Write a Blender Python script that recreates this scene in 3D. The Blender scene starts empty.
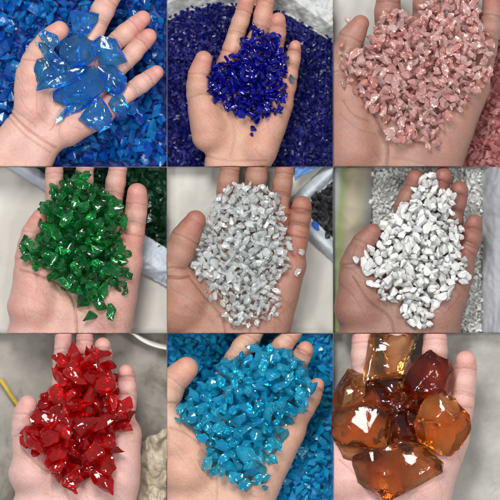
import bpy, bmesh, math, random
import numpy as np
from mathutils import Vector, Matrix, noise as mnoise

random.seed(7)
rng = np.random.default_rng(7)
scene = bpy.context.scene
COL = scene.collection

# ------------------------------------------------------------------ units
# the picture is 500 px wide = 0.45 m; each hand is drawn in "zoom units" (zu) of its own bay
PX = 0.0009
K = 0.336
ZU = K * PX                      # metres per zoom unit
X0 = (0.0, 166.0, 332.0)
EDGE = (0.0, 166.8, 333.4, 500.0)


class Bay:
    def __init__(s, row, col):
        s.row, s.col = row, col
        s.ox, s.oy = X0[col], X0[row]
        # bay limits in zu
        s.u0 = (EDGE[col] - s.ox) / K
        s.u1 = (EDGE[col + 1] - s.ox) / K
        s.v0 = (EDGE[row] - s.oy) / K
        s.v1 = (EDGE[row + 1] - s.oy) / K
        # run on outside the picture's own border
        if col == 0: s.u0 = -40
        if col == 2: s.u1 = 540
        if row == 0: s.v0 = -40
        if row == 2: s.v1 = 540
        # hand limits: run on outside the picture's own border
        g = 0.8
        s.c0 = s.u0 + g if col > 0 else -45
        s.c1 = s.u1 - g if col < 2 else 545
        s.d0 = s.v0 + g if row > 0 else -45
        s.d1 = s.v1 - g if row < 2 else 545

    def w(s, u, v, z):
        return Vector(((s.ox + u * K - 250) * PX, (250 - s.oy - v * K) * PX, z * ZU))


def link(o, parent=None):
    COL.objects.link(o)
    if parent:
        o.parent = parent
    return o


def tag(o, label=None, cat=None, group=None, kind=None):
    if label: o['label'] = label
    if cat: o['category'] = cat
    if group: o['group'] = group
    if kind: o['kind'] = kind
    return o


def mesh_from(name, verts, faces, mat, smooth=False):
    me = bpy.data.meshes.new(name)
    me.from_pydata([tuple(v) for v in verts], [], [tuple(f) for f in faces])
    me.materials.append(mat)
    if smooth:
        me.polygons.foreach_set('use_smooth', [True] * len(me.polygons))
    me.update()
    return me


# ------------------------------------------------------------------ materials
def newmat(name):
    m = bpy.data.materials.new(name)
    m.use_nodes = True
    nt = m.node_tree
    for n in list(nt.nodes):
        nt.nodes.remove(n)
    out = nt.nodes.new('ShaderNodeOutputMaterial')
    return m, nt, nt.nodes, nt.links, out


def ramp(N, stops):
    r = N.new('ShaderNodeValToRGB')
    cr = r.color_ramp
    while len(cr.elements) < len(stops):
        cr.elements.new(0.5)
    for e, (p, c) in zip(cr.elements, stops):
        e.position = p
        e.color = (c[0], c[1], c[2], 1)
    return r


def noise(N, L, scale, detail=4, rough=0.6, coord=None, dist=0.0):
    t = N.new('ShaderNodeTexNoise')
    t.inputs['Scale'].default_value = scale
    t.inputs['Detail'].default_value = detail
    t.inputs['Roughness'].default_value = rough
    t.inputs['Distortion'].default_value = dist
    if coord is not None:
        L.new(coord, t.inputs['Vector'])
    return t


def skin_mat(name, base, red, crease):
    m, nt, N, L, out = newmat(name)
    p = N.new('ShaderNodeBsdfPrincipled')
    co = N.new('ShaderNodeTexCoord').outputs['Object']
    a = N.new('ShaderNodeAttribute'); a.attribute_name = 'ruddy'
    c = N.new('ShaderNodeAttribute'); c.attribute_name = 'crease'
    n1 = noise(N, L, 110, 5, 0.65, co)
    n2 = noise(N, L, 520, 3, 0.6, co)
    # ruddy amount = attribute + mottling
    add = N.new('ShaderNodeMath'); add.operation = 'MULTIPLY_ADD'
    L.new(n1.outputs['Fac'], add.inputs[0]); add.inputs[1].default_value = 1.5
    add.inputs[2].default_value = -0.62
    add2 = N.new('ShaderNodeMath'); add2.operation = 'ADD'; add2.use_clamp = True
    L.new(add.outputs[0], add2.inputs[0]); L.new(a.outputs['Fac'], add2.inputs[1])
    mx = N.new('ShaderNodeMixRGB')
    L.new(add2.outputs[0], mx.inputs['Fac'])
    mx.inputs['Color1'].default_value = (*base, 1); mx.inputs['Color2'].default_value = (*red, 1)
    mx2 = N.new('ShaderNodeMixRGB')
    L.new(c.outputs['Fac'], mx2.inputs['Fac'])
    L.new(mx.outputs[0], mx2.inputs['Color1']); mx2.inputs['Color2'].default_value = (*crease, 1)
    # bluish vein shading and yellow patches of the palm
    nv = noise(N, L, 42, 4, 0.6, co, 1.2)
    rv = ramp(N, [(0.3, (.93, .93, 1.0)), (0.5, (1, 1, 1)), (0.72, (1.0, .95, .86))]); L.new(nv.outputs['Fac'], rv.inputs['Fac'])
    mv = N.new('ShaderNodeMixRGB'); mv.blend_type = 'MULTIPLY'; mv.inputs['Fac'].default_value = 1
    L.new(mx2.outputs[0], mv.inputs['Color1']); L.new(rv.outputs[0], mv.inputs['Color2'])
    mx2 = mv
    # fine speckle
    hs = N.new('ShaderNodeMixRGB'); hs.blend_type = 'MULTIPLY'; hs.inputs['Fac'].default_value = 0.5
    rr = ramp(N, [(0.3, (0.82, 0.78, 0.76)), (0.7, (1, 1, 1))])
    L.new(n2.outputs['Fac'], rr.inputs['Fac'])
    L.new(mx2.outputs[0], hs.inputs['Color1']); L.new(rr.outputs[0], hs.inputs['Color2'])
    L.new(hs.outputs[0], p.inputs['Base Color'])
    p.inputs['Roughness'].default_value = 0.43
    p.inputs['Specular IOR Level'].default_value = 0.45
    p.inputs['Subsurface Weight'].default_value = 0.15
    p.inputs['Subsurface Radius'].default_value = (1.0, 0.35, 0.2)
    p.inputs['Subsurface Scale'].default_value = 0.0025
    # fine skin ridges + wrinkles
    vo = N.new('ShaderNodeTexVoronoi'); vo.feature = 'DISTANCE_TO_EDGE'
    mp = N.new('ShaderNodeMapping'); L.new(co, mp.inputs['Vector'])
    mp.inputs['Scale'].default_value = (620, 330, 500)
    mp.inputs['Rotation'].default_value = (0, 0, 0.6)
    wob = noise(N, L, 140, 3, 0.6, co)
    va = N.new('ShaderNodeVectorMath'); va.operation = 'MULTIPLY_ADD'
    L.new(wob.outputs['Color'], va.inputs[0]); va.inputs[1].default_value = (3, 3, 3)
    L.new(mp.outputs[0], va.inputs[2])
    L.new(va.outputs[0], vo.inputs['Vector']); vo.inputs['Scale'].default_value = 1
    b0 = N.new('ShaderNodeBump'); b0.inputs['Strength'].default_value = 0.4; b0.inputs['Distance'].default_value = 0.0007
    L.new(vo.outputs['Distance'], b0.inputs['Height'])
    b1 = N.new('ShaderNodeBump'); b1.inputs['Strength'].default_value = 0.4; b1.inputs['Distance'].default_value = 0.001
    n3 = noise(N, L, 300, 5, 0.7, co)
    L.new(n3.outputs['Fac'], b1.inputs['Height']); L.new(b0.outputs[0], b1.inputs['Normal'])
    L.new(b1.outputs[0], p.inputs['Normal'])
    L.new(p.outputs[0], out.inputs['Surface'])
    return m


def glass_mat(name, c1, c2, rough=0.03, clear=0.25, body=0.12, absorb=None, density=0, bump=0.25, bscale=260, bodycol=None, bodycol2=None, front=.35, cloud=0):
    """Tinted glass: mirror-like skin over refraction, some straight-through transmission and a little milky body; the tint varies from piece to piece."""
    m, nt, N, L, out = newmat(name)
    oi = N.new('ShaderNodeObjectInfo')
    geo = N.new('ShaderNodeTexCoord').outputs['Object']
    wn = N.new('ShaderNodeNewGeometry')
    ad = N.new('ShaderNodeMath'); ad.operation = 'ADD'
    L.new(oi.outputs['Random'], ad.inputs[0]); L.new(wn.outputs['Random Per Island'], ad.inputs[1])
    fr = N.new('ShaderNodeMath'); fr.operation = 'FRACT'; L.new(ad.outputs[0], fr.inputs[0])

    def blend(a, b):
        mx = N.new('ShaderNodeMixRGB')
        mx.inputs['Color1'].default_value = (*a, 1); mx.inputs['Color2'].default_value = (*b, 1)
        L.new(fr.outputs[0], mx.inputs['Fac'])
        return mx.outputs[0]
    tint = blend(c1, c2)
    bc = blend(bodycol, bodycol2 or bodycol) if bodycol else tint
    g = N.new('ShaderNodeBsdfRefraction'); g.inputs['IOR'].default_value = 1.48; g.inputs['Roughness'].default_value = rough
    t = N.new('ShaderNodeBsdfTransparent')
    d = N.new('ShaderNodeBsdfTranslucent')
    d2 = N.new('ShaderNodeBsdfDiffuse')
    gl = N.new('ShaderNodeBsdfGlossy'); gl.inputs['Roughness'].default_value = rough + .05
    fz = N.new('ShaderNodeFresnel'); fz.inputs['IOR'].default_value = 1.5
    gc = N.new('ShaderNodeMixRGB'); L.new(wn.outputs['Backfacing'], gc.inputs['Fac'])
    gc.inputs['Color1'].default_value = (1, 1, 1, 1); L.new(tint, gc.inputs['Color2'])
    L.new(gc.outputs[0], gl.inputs['Color'])
    L.new(tint, g.inputs['Color']); L.new(tint, t.inputs['Color'])
    L.new(bc, d.inputs['Color']); L.new(bc, d2.inputs['Color'])

    def mix(f, a, b):
        k = N.new('ShaderNodeMixShader')
        if isinstance(f, float): k.inputs[0].default_value = f
        else: L.new(f, k.inputs[0])
        L.new(a.outputs[0], k.inputs[1]); L.new(b.outputs[0], k.inputs[2])
        return k
    bf = float(body)
    if cloud:                                  # milky veins and inclusions inside the lump
        nc = noise(N, L, cloud, 6, .7, geo, 1.5)
        rc = ramp(N, [(.38, (body * .35,) * 3), (.52, (body,) * 3), (.72, (min(1, body * 3),) * 3)])
        L.new(nc.outputs['Fac'], rc.inputs['Fac']); bf = rc.outputs[0]
    s2 = mix(bf, mix(float(clear), g, t), mix(float(front), d, d2))
    fin = mix(fz.outputs[0], s2, gl)
    if bump:
        n = noise(N, L, bscale, 3, 0.55, geo)
        b = N.new('ShaderNodeBump'); b.inputs['Strength'].default_value = bump; b.inputs['Distance'].default_value = 0.0015
        L.new(n.outputs['Fac'], b.inputs['Height'])
        for q in (g, d2, gl, fz):
            L.new(b.outputs[0], q.inputs['Normal'])
    L.new(fin.outputs[0], out.inputs['Surface'])
    if absorb:
        va = N.new('ShaderNodeVolumeAbsorption')
        va.inputs['Color'].default_value = (*absorb, 1); va.inputs['Density'].default_value = density
        L.new(va.outputs[0], out.inputs['Volume'])
    return m


def matte(name, c1, c2, scale=40, rough=0.7, bump=0.3, bscale=None, dist=0.002, spec=0.4, stain=None):
    m, nt, N, L, out = newmat(name)
    p = N.new('ShaderNodeBsdfPrincipled')
    co = N.new('ShaderNodeTexCoord').outputs['Object']
    n = noise(N, L, scale, 8, 0.65, co)
    r = ramp(N, [(0.35, c1), (0.65, c2)])
    L.new(n.outputs['Fac'], r.inputs['Fac'])
    col = r.outputs[0]
    if stain:
        n2 = noise(N, L, stain[0], 6, 0.7, co, 0.6)
        r2 = ramp(N, [(stain[1], (1, 1, 1)), (stain[1] + 0.12, stain[2])])
        L.new(n2.outputs['Fac'], r2.inputs['Fac'])
        mm = N.new('ShaderNodeMixRGB'); mm.blend_type = 'MULTIPLY'; mm.inputs['Fac'].default_value = 1
        L.new(col, mm.inputs['Color1']); L.new(r2.outputs[0], mm.inputs['Color2'])
        col = mm.outputs[0]
    L.new(col, p.inputs['Base Color'])
    p.inputs['Roughness'].default_value = rough
    p.inputs['Specular IOR Level'].default_value = spec
    b = N.new('ShaderNodeBump'); b.inputs['Strength'].default_value = bump; b.inputs['Distance'].default_value = dist
    nb = noise(N, L, bscale or scale * 6, 5, 0.6, co)
    L.new(nb.outputs['Fac'], b.inputs['Height'])
    L.new(b.outputs[0], p.inputs['Normal'])
    L.new(p.outputs[0], out.inputs['Surface'])
    return m


def white_mat(name, c1, c2, *rest):
    m = matte(name, c1, c2, *rest)
    nt = m.node_tree; N, L = nt.nodes, nt.links
    p = next(n for n in N if n.type == 'BSDF_PRINCIPLED')
    src = p.inputs['Base Color'].links[0].from_socket
    oi = N.new('ShaderNodeObjectInfo')
    r = ramp(N, [(0, (.72, .73, .74)), (.35, (.92, .91, .88)), (.7, (.98, .98, .98)), (1, (1, 1, 1))])
    L.new(oi.outputs['Random'], r.inputs['Fac'])
    mm = N.new('ShaderNodeMixRGB'); mm.blend_type = 'MULTIPLY'; mm.inputs['Fac'].default_value = 1
    L.new(src, mm.inputs['Color1']); L.new(r.outputs[0], mm.inputs['Color2']); L.new(mm.outputs[0], p.inputs['Base Color'])
    p.inputs['Subsurface Weight'].default_value = .2; p.inputs['Subsurface Scale'].default_value = .002
    return m


def cloth_mat(name, c1, c2, weave=900):
    m, nt, N, L, out = newmat(name)
    p = N.new('ShaderNodeBsdfPrincipled')
    co = N.new('ShaderNodeTexCoord').outputs['Object']
    n = noise(N, L, 30, 5, 0.6, co)
    r = ramp(N, [(0.3, c1), (0.7, c2)]); L.new(n.outputs['Fac'], r.inputs['Fac'])
    L.new(r.outputs[0], p.inputs['Base Color'])
    p.inputs['Roughness'].default_value = 0.7
    w1 = N.new('ShaderNodeTexWave'); w1.inputs['Scale'].default_value = weave / 6; w1.bands_direction = 'X'; L.new(co, w1.inputs['Vector'])
    w2 = N.new('ShaderNodeTexWave'); w2.inputs['Scale'].default_value = weave / 6; w2.bands_direction = 'Y'; L.new(co, w2.inputs['Vector'])
    ad = N.new('ShaderNodeMath'); ad.operation = 'ADD'
    L.new(w1.outputs['Fac'], ad.inputs[0]); L.new(w2.outputs['Fac'], ad.inputs[1])
    b = N.new('ShaderNodeBump'); b.inputs['Strength'].default_value = 0.1; b.inputs['Distance'].default_value = 0.0004
    L.new(ad.outputs[0], b.inputs['Height']); L.new(b.outputs[0], p.inputs['Normal'])
    L.new(p.outputs[0], out.inputs['Surface'])
    return m


# ------------------------------------------------------------------ signed-distance hands
def smin(a, b, k):
    h = np.clip(0.5 + 0.5 * (b - a) / k, 0, 1)
    return b + (a - b) * h - k * h * (1 - h)


def surface_nets(V, org, h):
    nx, ny, nz = V.shape
    S = V < 0
    cnt = np.zeros((nx - 1, ny - 1, nz - 1), np.int8)
    for dx in (0, 1):
        for dy in (0, 1):
            for dz in (0, 1):
                cnt += S[dx:nx - 1 + dx, dy:ny - 1 + dy, dz:nz - 1 + dz]
    act = (cnt > 0) & (cnt < 8)
    I = np.argwhere(act)
    idx = -np.ones(act.shape, np.int64)
    idx[act] = np.arange(len(I))
    i, j, k = I.T
    acc = np.zeros((len(I), 3)); n = np.zeros(len(I))
    cor = [(a, b, c) for a in (0, 1) for b in (0, 1) for c in (0, 1)]
    for a in cor:
        for ax in range(3):
            if a[ax] == 1: continue
            b = list(a); b[ax] = 1
            va = V[i + a[0], j + a[1], k + a[2]]; vb = V[i + b[0], j + b[1], k + b[2]]
            m = (va < 0) != (vb < 0)
            t = np.where(m, va / np.where(m, va - vb, 1), 0)
            pt = np.array(a, float)[None, :].repeat(len(I), 0)
            pt[:, ax] += t
            acc += pt * m[:, None]; n += m
    P = (I + acc / n[:, None]) * h + org
    F = []
    for ax in range(3):
        a1, a2 = [(1, 2), (2, 0), (0, 1)][ax]
        sl0 = [slice(None)] * 3; sl1 = [slice(None)] * 3
        sl0[ax] = slice(0, -1); sl1[ax] = slice(1, None)
        A = S[tuple(sl0)]; B = S[tuple(sl1)]
        E = np.argwhere(A != B)
        ok = (E[:, a1] > 0) & (E[:, a2] > 0) & (E[:, a1] < V.shape[a1] - 1) & (E[:, a2] < V.shape[a2] - 1)
        E = E[ok]
        inside = A[tuple(E.T)]
        q = []
        for d1, d2 in ((-1, -1), (0, -1), (0, 0), (-1, 0)):
            c = E.copy(); c[:, a1] += d1; c[:, a2] += d2
            q.append(idx[tuple(c.T)])
        q = np.stack(q, 1)
        q[~inside] = q[~inside][:, ::-1]
        F.append(q)
    return P, np.concatenate(F)


class Field:
    def __init__(s, lo, hi, h):
        s.h = h; s.lo = np.array(lo, float)
        s.n = [int((hi[a] - lo[a]) / h) + 1 for a in range(3)]
        s.ax = [(lo[a] + np.arange(s.n[a]) * h).astype(np.float32) for a in range(3)]

    def blank(s):
        return np.full(s.n, 60.0, np.float32)

    def cone(s, D, a, b, k):
        """smooth-union a tapered capsule a=(u,v,z,r) .. b into D, only near it"""
        a = np.array(a, np.float32); b = np.array(b, np.float32)
        pad = max(a[3], b[3]) + 45
        sl = []
        for q in range(3):
            l = min(a[q], b[q]) - pad; u = max(a[q], b[q]) + pad
            i0 = max(0, int((l - s.lo[q]) / s.h)); i1 = min(s.n[q], int((u - s.lo[q]) / s.h) + 1)
            if i1 <= i0: return
            sl.append(slice(i0, i1))
        x = s.ax[0][sl[0]][:, None, None] - a[0]
        y = s.ax[1][sl[1]][None, :, None] - a[1]
        z = s.ax[2][sl[2]][None, None, :] - a[2]
        d = b[:3] - a[:3]; dd = float(d @ d) + 1e-6
        t = np.clip((x * d[0] + y * d[1] + z * d[2]) / dd, 0, 1)
        r = a[3] + (b[3] - a[3]) * t
        dist = np.sqrt((x - t * d[0]) ** 2 + (y - t * d[1]) ** 2 + (z - t * d[2]) ** 2) - r
        sub = D[tuple(sl)]
        D[tuple(sl)] = smin(sub, dist, k) if k else np.minimum(sub, dist)


def seg_dist2d(X, Y, pts):
    best = np.full(np.broadcast(X, Y).shape, 1e9, np.float32)
    for (ax, ay), (bx, by) in zip(pts[:-1], pts[1:]):
        dx, dy = bx - ax, by - ay
        t = np.clip(((X - ax) * dx + (Y - ay) * dy) / (dx * dx + dy * dy + 1e-6), 0, 1)
        best = np.minimum(best, np.hypot(X - ax - t * dx, Y - ay - t * dy))
    return best


def curve(pts, n=8):
    """Catmull-Rom through 2-D points"""
    P = [np.array(p, float) for p in pts]
    P = [2 * P[0] - P[1]] + P + [2 * P[-1] - P[-2]]
    out = []
    for i in range(1, len(P) - 2):
        for t in np.linspace(0, 1, n, endpoint=False):
            out.append(0.5 * (2 * P[i] + (P[i + 1] - P[i - 1]) * t + (2 * P[i - 1] - 5 * P[i] + 4 * P[i + 1] - P[i + 2]) * t * t
                              + (3 * P[i] - P[i - 1] - 3 * P[i + 1] + P[i + 2]) * t ** 3))
    out.append(P[-2])
    return [tuple(p) for p in out]


HEIGHTS = {}


def build_hand(bay, key, spec, mat, label):
    h = 2.5
    F = Field((bay.c0 - 6, bay.d0 - 6, -130), (bay.c1 + 6, bay.d1 + 6, 95), h)
    palm = F.blank()
    Z0 = -40
    mcp = [f[0] for f in spec['fingers']]
    w1, w2 = spec['wrist']
    cup = (8, -8, -6, 10)
    for i, m in enumerate(mcp):
        t = i / 3
        wu = w1[0] + (w2[0] - w1[0]) * t; wv = w1[1] + (w2[1] - w1[1]) * t; wr = w1[2] + (w2[2] - w1[2]) * t
        F.cone(palm, (m[0], m[1], Z0 + cup[i], m[2]), (wu, wv, Z0 - 12, wr * 0.9), 22)
    (a, b) = spec['thenar']
    F.cone(palm, (a[0], a[1], -28, a[2]), (b[0], b[1], -22, b[2]), 20)
    (a, b) = spec['hypo']
    F.cone(palm, (a[0], a[1], -34, a[2]), (b[0], b[1], -34, b[2]), 24)
    for c in spec.get('arm', []):
        F.cone(palm, c[0], c[1], 30)
    total = palm.copy()
    creases = []
    tips = []
    curl = spec.get('curl', (1, 1, 1, 1))
    for i, f in enumerate(spec['fingers']):
        D = palm.copy()
        n = len(f)
        zp = [Z0 + cup[i], Z0 + 10, Z0 + 26 * curl[i], Z0 + 38 * curl[i]][:n]
        nodes = [(p[0], p[1], z, p[2]) for p, z in zip(f, zp)]
        fd = F.blank()
        for q in range(n - 1):
            A, B = np.array(nodes[q]), np.array(nodes[q + 1])
            if q == n - 2 and n > 3:
                F.cone(fd, A, B, 5)
                continue
            M = (A + B) / 2; M[3] *= 1.045; M[2] += 1.8
            A2 = A.copy(); B2 = B.copy(); B2[3] *= 0.985
            F.cone(fd, A2, M, 5); F.cone(fd, M, B2, 5)
        D = smin(palm, fd, 13)
        total = np.minimum(total, D)
        for q in range(1, n - 1):
            A, B = np.array(nodes[q - 1][:2]), np.array(nodes[q + 1][:2])
            t = (B - A) / np.linalg.norm(B - A); pn = np.array((-t[1], t[0])); c = np.array(nodes[q][:2]); r = nodes[q][3]
            for off in ((-3.5, 3.0) if q == 1 else (0,)):
                o = c + t * off
                creases.append(([tuple(o - pn * r * 0.95 - t * 2.5), tuple(o + t * 1), tuple(o + pn * r * 0.95 - t * 2.5)], 2.4, 1.8))
        A, B = np.array(nodes[0][:2]), np.array(nodes[1][:2]); t = (B - A) / np.linalg.norm(B - A); pn = np.array((-t[1], t[0]))
        c = A + (B - A) * 0.42; r = nodes[0][3] * 0.85
        creases.append(([tuple(c - pn * r), tuple(c - t * 3), tuple(c + pn * r)], 2.6, 2.0))
        tips.append((nodes[-1][0], nodes[-1][1], nodes[-1][3] * 1.9))
        tips.append((mcp[i][0], mcp[i][1], mcp[i][2] * 1.2))
    # thumb
    th = spec['thumb']
    zt = (-26, -8, 12, 24)
    nodes = [(p[0], p[1], z + spec.get('thumb_z', 0), p[2]) for p, z in zip(th, zt)]
    fd = F.blank()
    for q in range(3):
        A, B = np.array(nodes[q]), np.array(nodes[q + 1])
        M = (A + B) / 2; M[3] *= 1.05 if q == 1 else 1.0
        F.cone(fd, A, M, 8); F.cone(fd, M, B, 8)
    D = smin(palm, fd, 16)
    total = np.minimum(total, D)
    tips.append((nodes[-1][0], nodes[-1][1], nodes[-1][3] * 2))
    A, B = np.array(nodes[1][:2]), np.array(nodes[3][:2]); t = (B - A) / np.linalg.norm(B - A); pn = np.array((-t[1], t[0])); c = np.array(nodes[2][:2]); r = nodes[2][3]
    creases.append(([tuple(c - pn * r), tuple(c + t * 2), tuple(c + pn * r)], 2.4, 1.8))
    A, B = np.array(nodes[0][:2]), np.array(nodes[2][:2]); t = (B - A) / np.linalg.norm(B - A); pn = np.array((-t[1], t[0])); c = np.array(nodes[1][:2]); r = nodes[1][3]
    creases.append(([tuple(c - pn * r * 0.9), tuple(c + t * 3), tuple(c + pn * r * 0.9)], 2.6, 2.2))
    for pts, wd, dp in spec.get('lines', []):
        creases.append((curve(pts), max(2.2, wd * 1.0), dp * .6))
    # a web of fine lines over the palm, different on every hand
    g = random.Random(key * 13)
    us = [m[0] for m in mcp] + [w1[0], w2[0]]; vs_ = [m[1] for m in mcp] + [min(w1[1], 500), min(w2[1], 500)]
    for _ in range(26):
        a = np.array((g.uniform(min(us) - 40, max(us) + 40), g.uniform(min(vs_), max(vs_))))
        an = g.gauss(spec.get('grain', .9), .5); ln = g.uniform(25, 75)
        d = np.array((math.cos(an), math.sin(an))) * ln
        bow = np.array((-d[1], d[0])) * g.uniform(-.15, .15)
        creases.append((curve([tuple(a), tuple(a + d * .5 + bow), tuple(a + d)], 5), g.uniform(1.6, 2.6), g.uniform(.5, 1.15)))
    # crease carving and gentle unevenness
    X = F.ax[0][:, None]; Y = F.ax[1][None, :]
    G = np.zeros((F.n[0], F.n[1]), np.float32)
    for pts, wd, dp in creases:
        e = seg_dist2d(X, Y, pts)
        G = np.maximum(G, dp * np.exp(-(e / wd) ** 2))
    lump = (np.sin(X * 0.031 + 1.3 * np.sin(Y * 0.023)) * np.sin(Y * 0.037 + 1.1 * np.sin(X * 0.019))).astype(np.float32) * 1.6
    top = (F.ax[2] > -60)[None, None, :]
    total = total + np.where(top, (G + lump)[:, :, None], 0)
    # end flat against the bay's own dividers
    bx = np.maximum(np.maximum(bay.c0 - X, X - bay.c1), np.maximum(bay.d0 - Y, Y - bay.d1)).astype(np.float32)
    total = np.maximum(total, bx[:, :, None])
    # height of the top surface for laying the glass on it
    ins = total < 0
    topk = ins.shape[2] - 1 - np.argmax(ins[:, :, ::-1], axis=2)
    H = np.where(ins.any(2), F.ax[2][topk], -60)
    HEIGHTS[key] = (F, H)
    P, Q = surface_nets(total.astype(np.float64), F.lo, h)
    ru = np.zeros(len(P)); cr = np.zeros(len(P))
    for (tu, tv, tr) in tips:
        ru += 0.75 * np.exp(-(((P[:, 0] - tu) ** 2 + (P[:, 1] - tv) ** 2) / tr ** 2))
    for nm in ('thenar', 'hypo'):
        (a, b) = spec[nm]
        e = seg_dist2d(P[:, 0], P[:, 1], [(a[0], a[1]), (b[0], b[1])])
        ru += 0.38 * np.exp(-(e / (0.9 * a[2])) ** 2)
    gi = np.clip(((P[:, 0] - F.lo[0]) / h).astype(int), 0, F.n[0] - 1); gj = np.clip(((P[:, 1] - F.lo[1]) / h).astype(int), 0, F.n[1] - 1)
    cr = np.clip(G[gi, gj] / 4.2, 0, 0.55) * (P[:, 2] > -50)
    org = bay.w((w1[0] + w2[0]) / 2, min((w1[1] + w2[1]) / 2, bay.d1 - 5), Z0 - 45)
    W = np.empty_like(P)
    W[:, 0] = (bay.ox + P[:, 0] * K - 250) * PX - org.x
    W[:, 1] = (250 - bay.oy - P[:, 1] * K) * PX - org.y
    W[:, 2] = P[:, 2] * ZU - org.z
    me = bpy.data.meshes.new('hand')
    # v is flipped against y, so turn the faces
    Q = Q[:, ::-1]
    me.from_pydata(W.tolist(), [], Q.tolist())
    me.materials.append(mat)
    me.polygons.foreach_set('use_smooth', [True] * len(me.polygons))
    at = me.attributes.new('ruddy', 'FLOAT', 'POINT'); at.data.foreach_set('value', np.clip(ru, 0, 1).astype(np.float32))
    at = me.attributes.new('crease', 'FLOAT', 'POINT'); at.data.foreach_set('value', cr.astype(np.float32))
    me.update()
    o = bpy.data.objects.new('hand', me); o.location = org
    link(o)
    tag(o, label, 'hand', 'open hands holding glass')
    return o


# ------------------------------------------------------------------ glass chips and shards
def chip_mesh(name, mat, seed, npts=9, flat=(1, .78, .52), point=0.35, bevel=0.0, fine=False, dents=0):
    """an angular broken chip about 1 unit across (mesh in units of its own size)"""
    r = random.Random(seed)
    bm = bmesh.new()
    for _ in range(npts):
        d = Vector((r.gauss(0, 1), r.gauss(0, 1), r.gauss(0, 1))).normalized()
        k = 0.62 * (1 - point * r.random())
        bm.verts.new((d.x * k * flat[0], d.y * k * flat[1], d.z * k * flat[2]))
    if r.random() < 0.4:                       # one sharp corner
        bm.verts.new((0.68 * flat[0], r.uniform(-.1, .1), r.uniform(-.1, .1)))
    res = bmesh.ops.convex_hull(bm, input=bm.verts)
    junk = {e for k in ('geom_interior', 'geom_unused') for e in res[k] if isinstance(e, bmesh.types.BMVert)}
    bmesh.ops.delete(bm, geom=list(junk), context='VERTS')
    bmesh.ops.dissolve_limit(bm, angle_limit=math.radians(14), verts=bm.verts, edges=bm.edges)
    if bevel:
        bmesh.ops.bevel(bm, geom=bm.edges[:], offset=bevel, segments=1, affect='EDGES', clamp_overlap=True)
    bmesh.ops.recalc_face_normals(bm, faces=bm.faces)
    if fine:                                   # broken faces are never quite flat
        bmesh.ops.triangulate(bm, faces=bm.faces)
        bmesh.ops.subdivide_edges(bm, edges=[e for e in bm.edges if e.calc_length() > .2], cuts=3, use_grid_fill=True)
        bmesh.ops.triangulate(bm, faces=bm.faces)
        bm.normal_update()
        mv = [v.normal * (mnoise.noise(v.co * 3.2 + Vector((seed, 0, 0))) * .034 + mnoise.noise(v.co * 7.5 + Vector((0, seed, 0))) * .022) for v in bm.verts]
        for v, d in zip(bm.verts, mv):
            v.co += d
        if dents:
            scoop(bm, r, dents, 1.0, .6, 1.5, .08)
    outward(bm)
    me = bpy.data.meshes.new(name)
    bm.to_mesh(me); bm.free()
    me.materials.append(mat)
    if fine:
        me.polygons.foreach_set('use_smooth', [True] * len(me.polygons))
        me.set_sharp_from_angle(angle=math.radians(26))
    return me


def scoop(bm, r, n, size, lo=.45, hi=.9, deep=.12, waves=0.0, flat=0.0):
    """shell-shaped hollows as glass breaks: vertices inside a ball are pushed back onto it"""
    vs = bm.verts[:]
    ctr = sum((v.co for v in vs), Vector()) / len(vs)
    for _ in range(n):
        bm.normal_update()
        v0 = vs[r.randrange(len(vs))]
        for _t in range(20):
            if abs(v0.normal.z) > flat: break
            v0 = vs[r.randrange(len(vs))]
        R = size * r.uniform(lo, hi)
        nrm = (v0.normal + (v0.co - ctr).normalized() * .6).normalized()
        c = v0.co + nrm * (R - size * deep * r.uniform(.5, 1.2))
        a = v0.co.copy()
        for v in vs:
            d = v.co - c
            if d.length < R and d.length > 1e-6:
                w = math.sin((v.co - a).length / size * 42) * waves * size if waves else 0
                v.co = c + d.normalized() * (R + w)


def outward(bm):
    bmesh.ops.recalc_face_normals(bm, faces=bm.faces)
    if bm.calc_volume(signed=True) < 0:
        bmesh.ops.reverse_faces(bm, faces=bm.faces)


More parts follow.
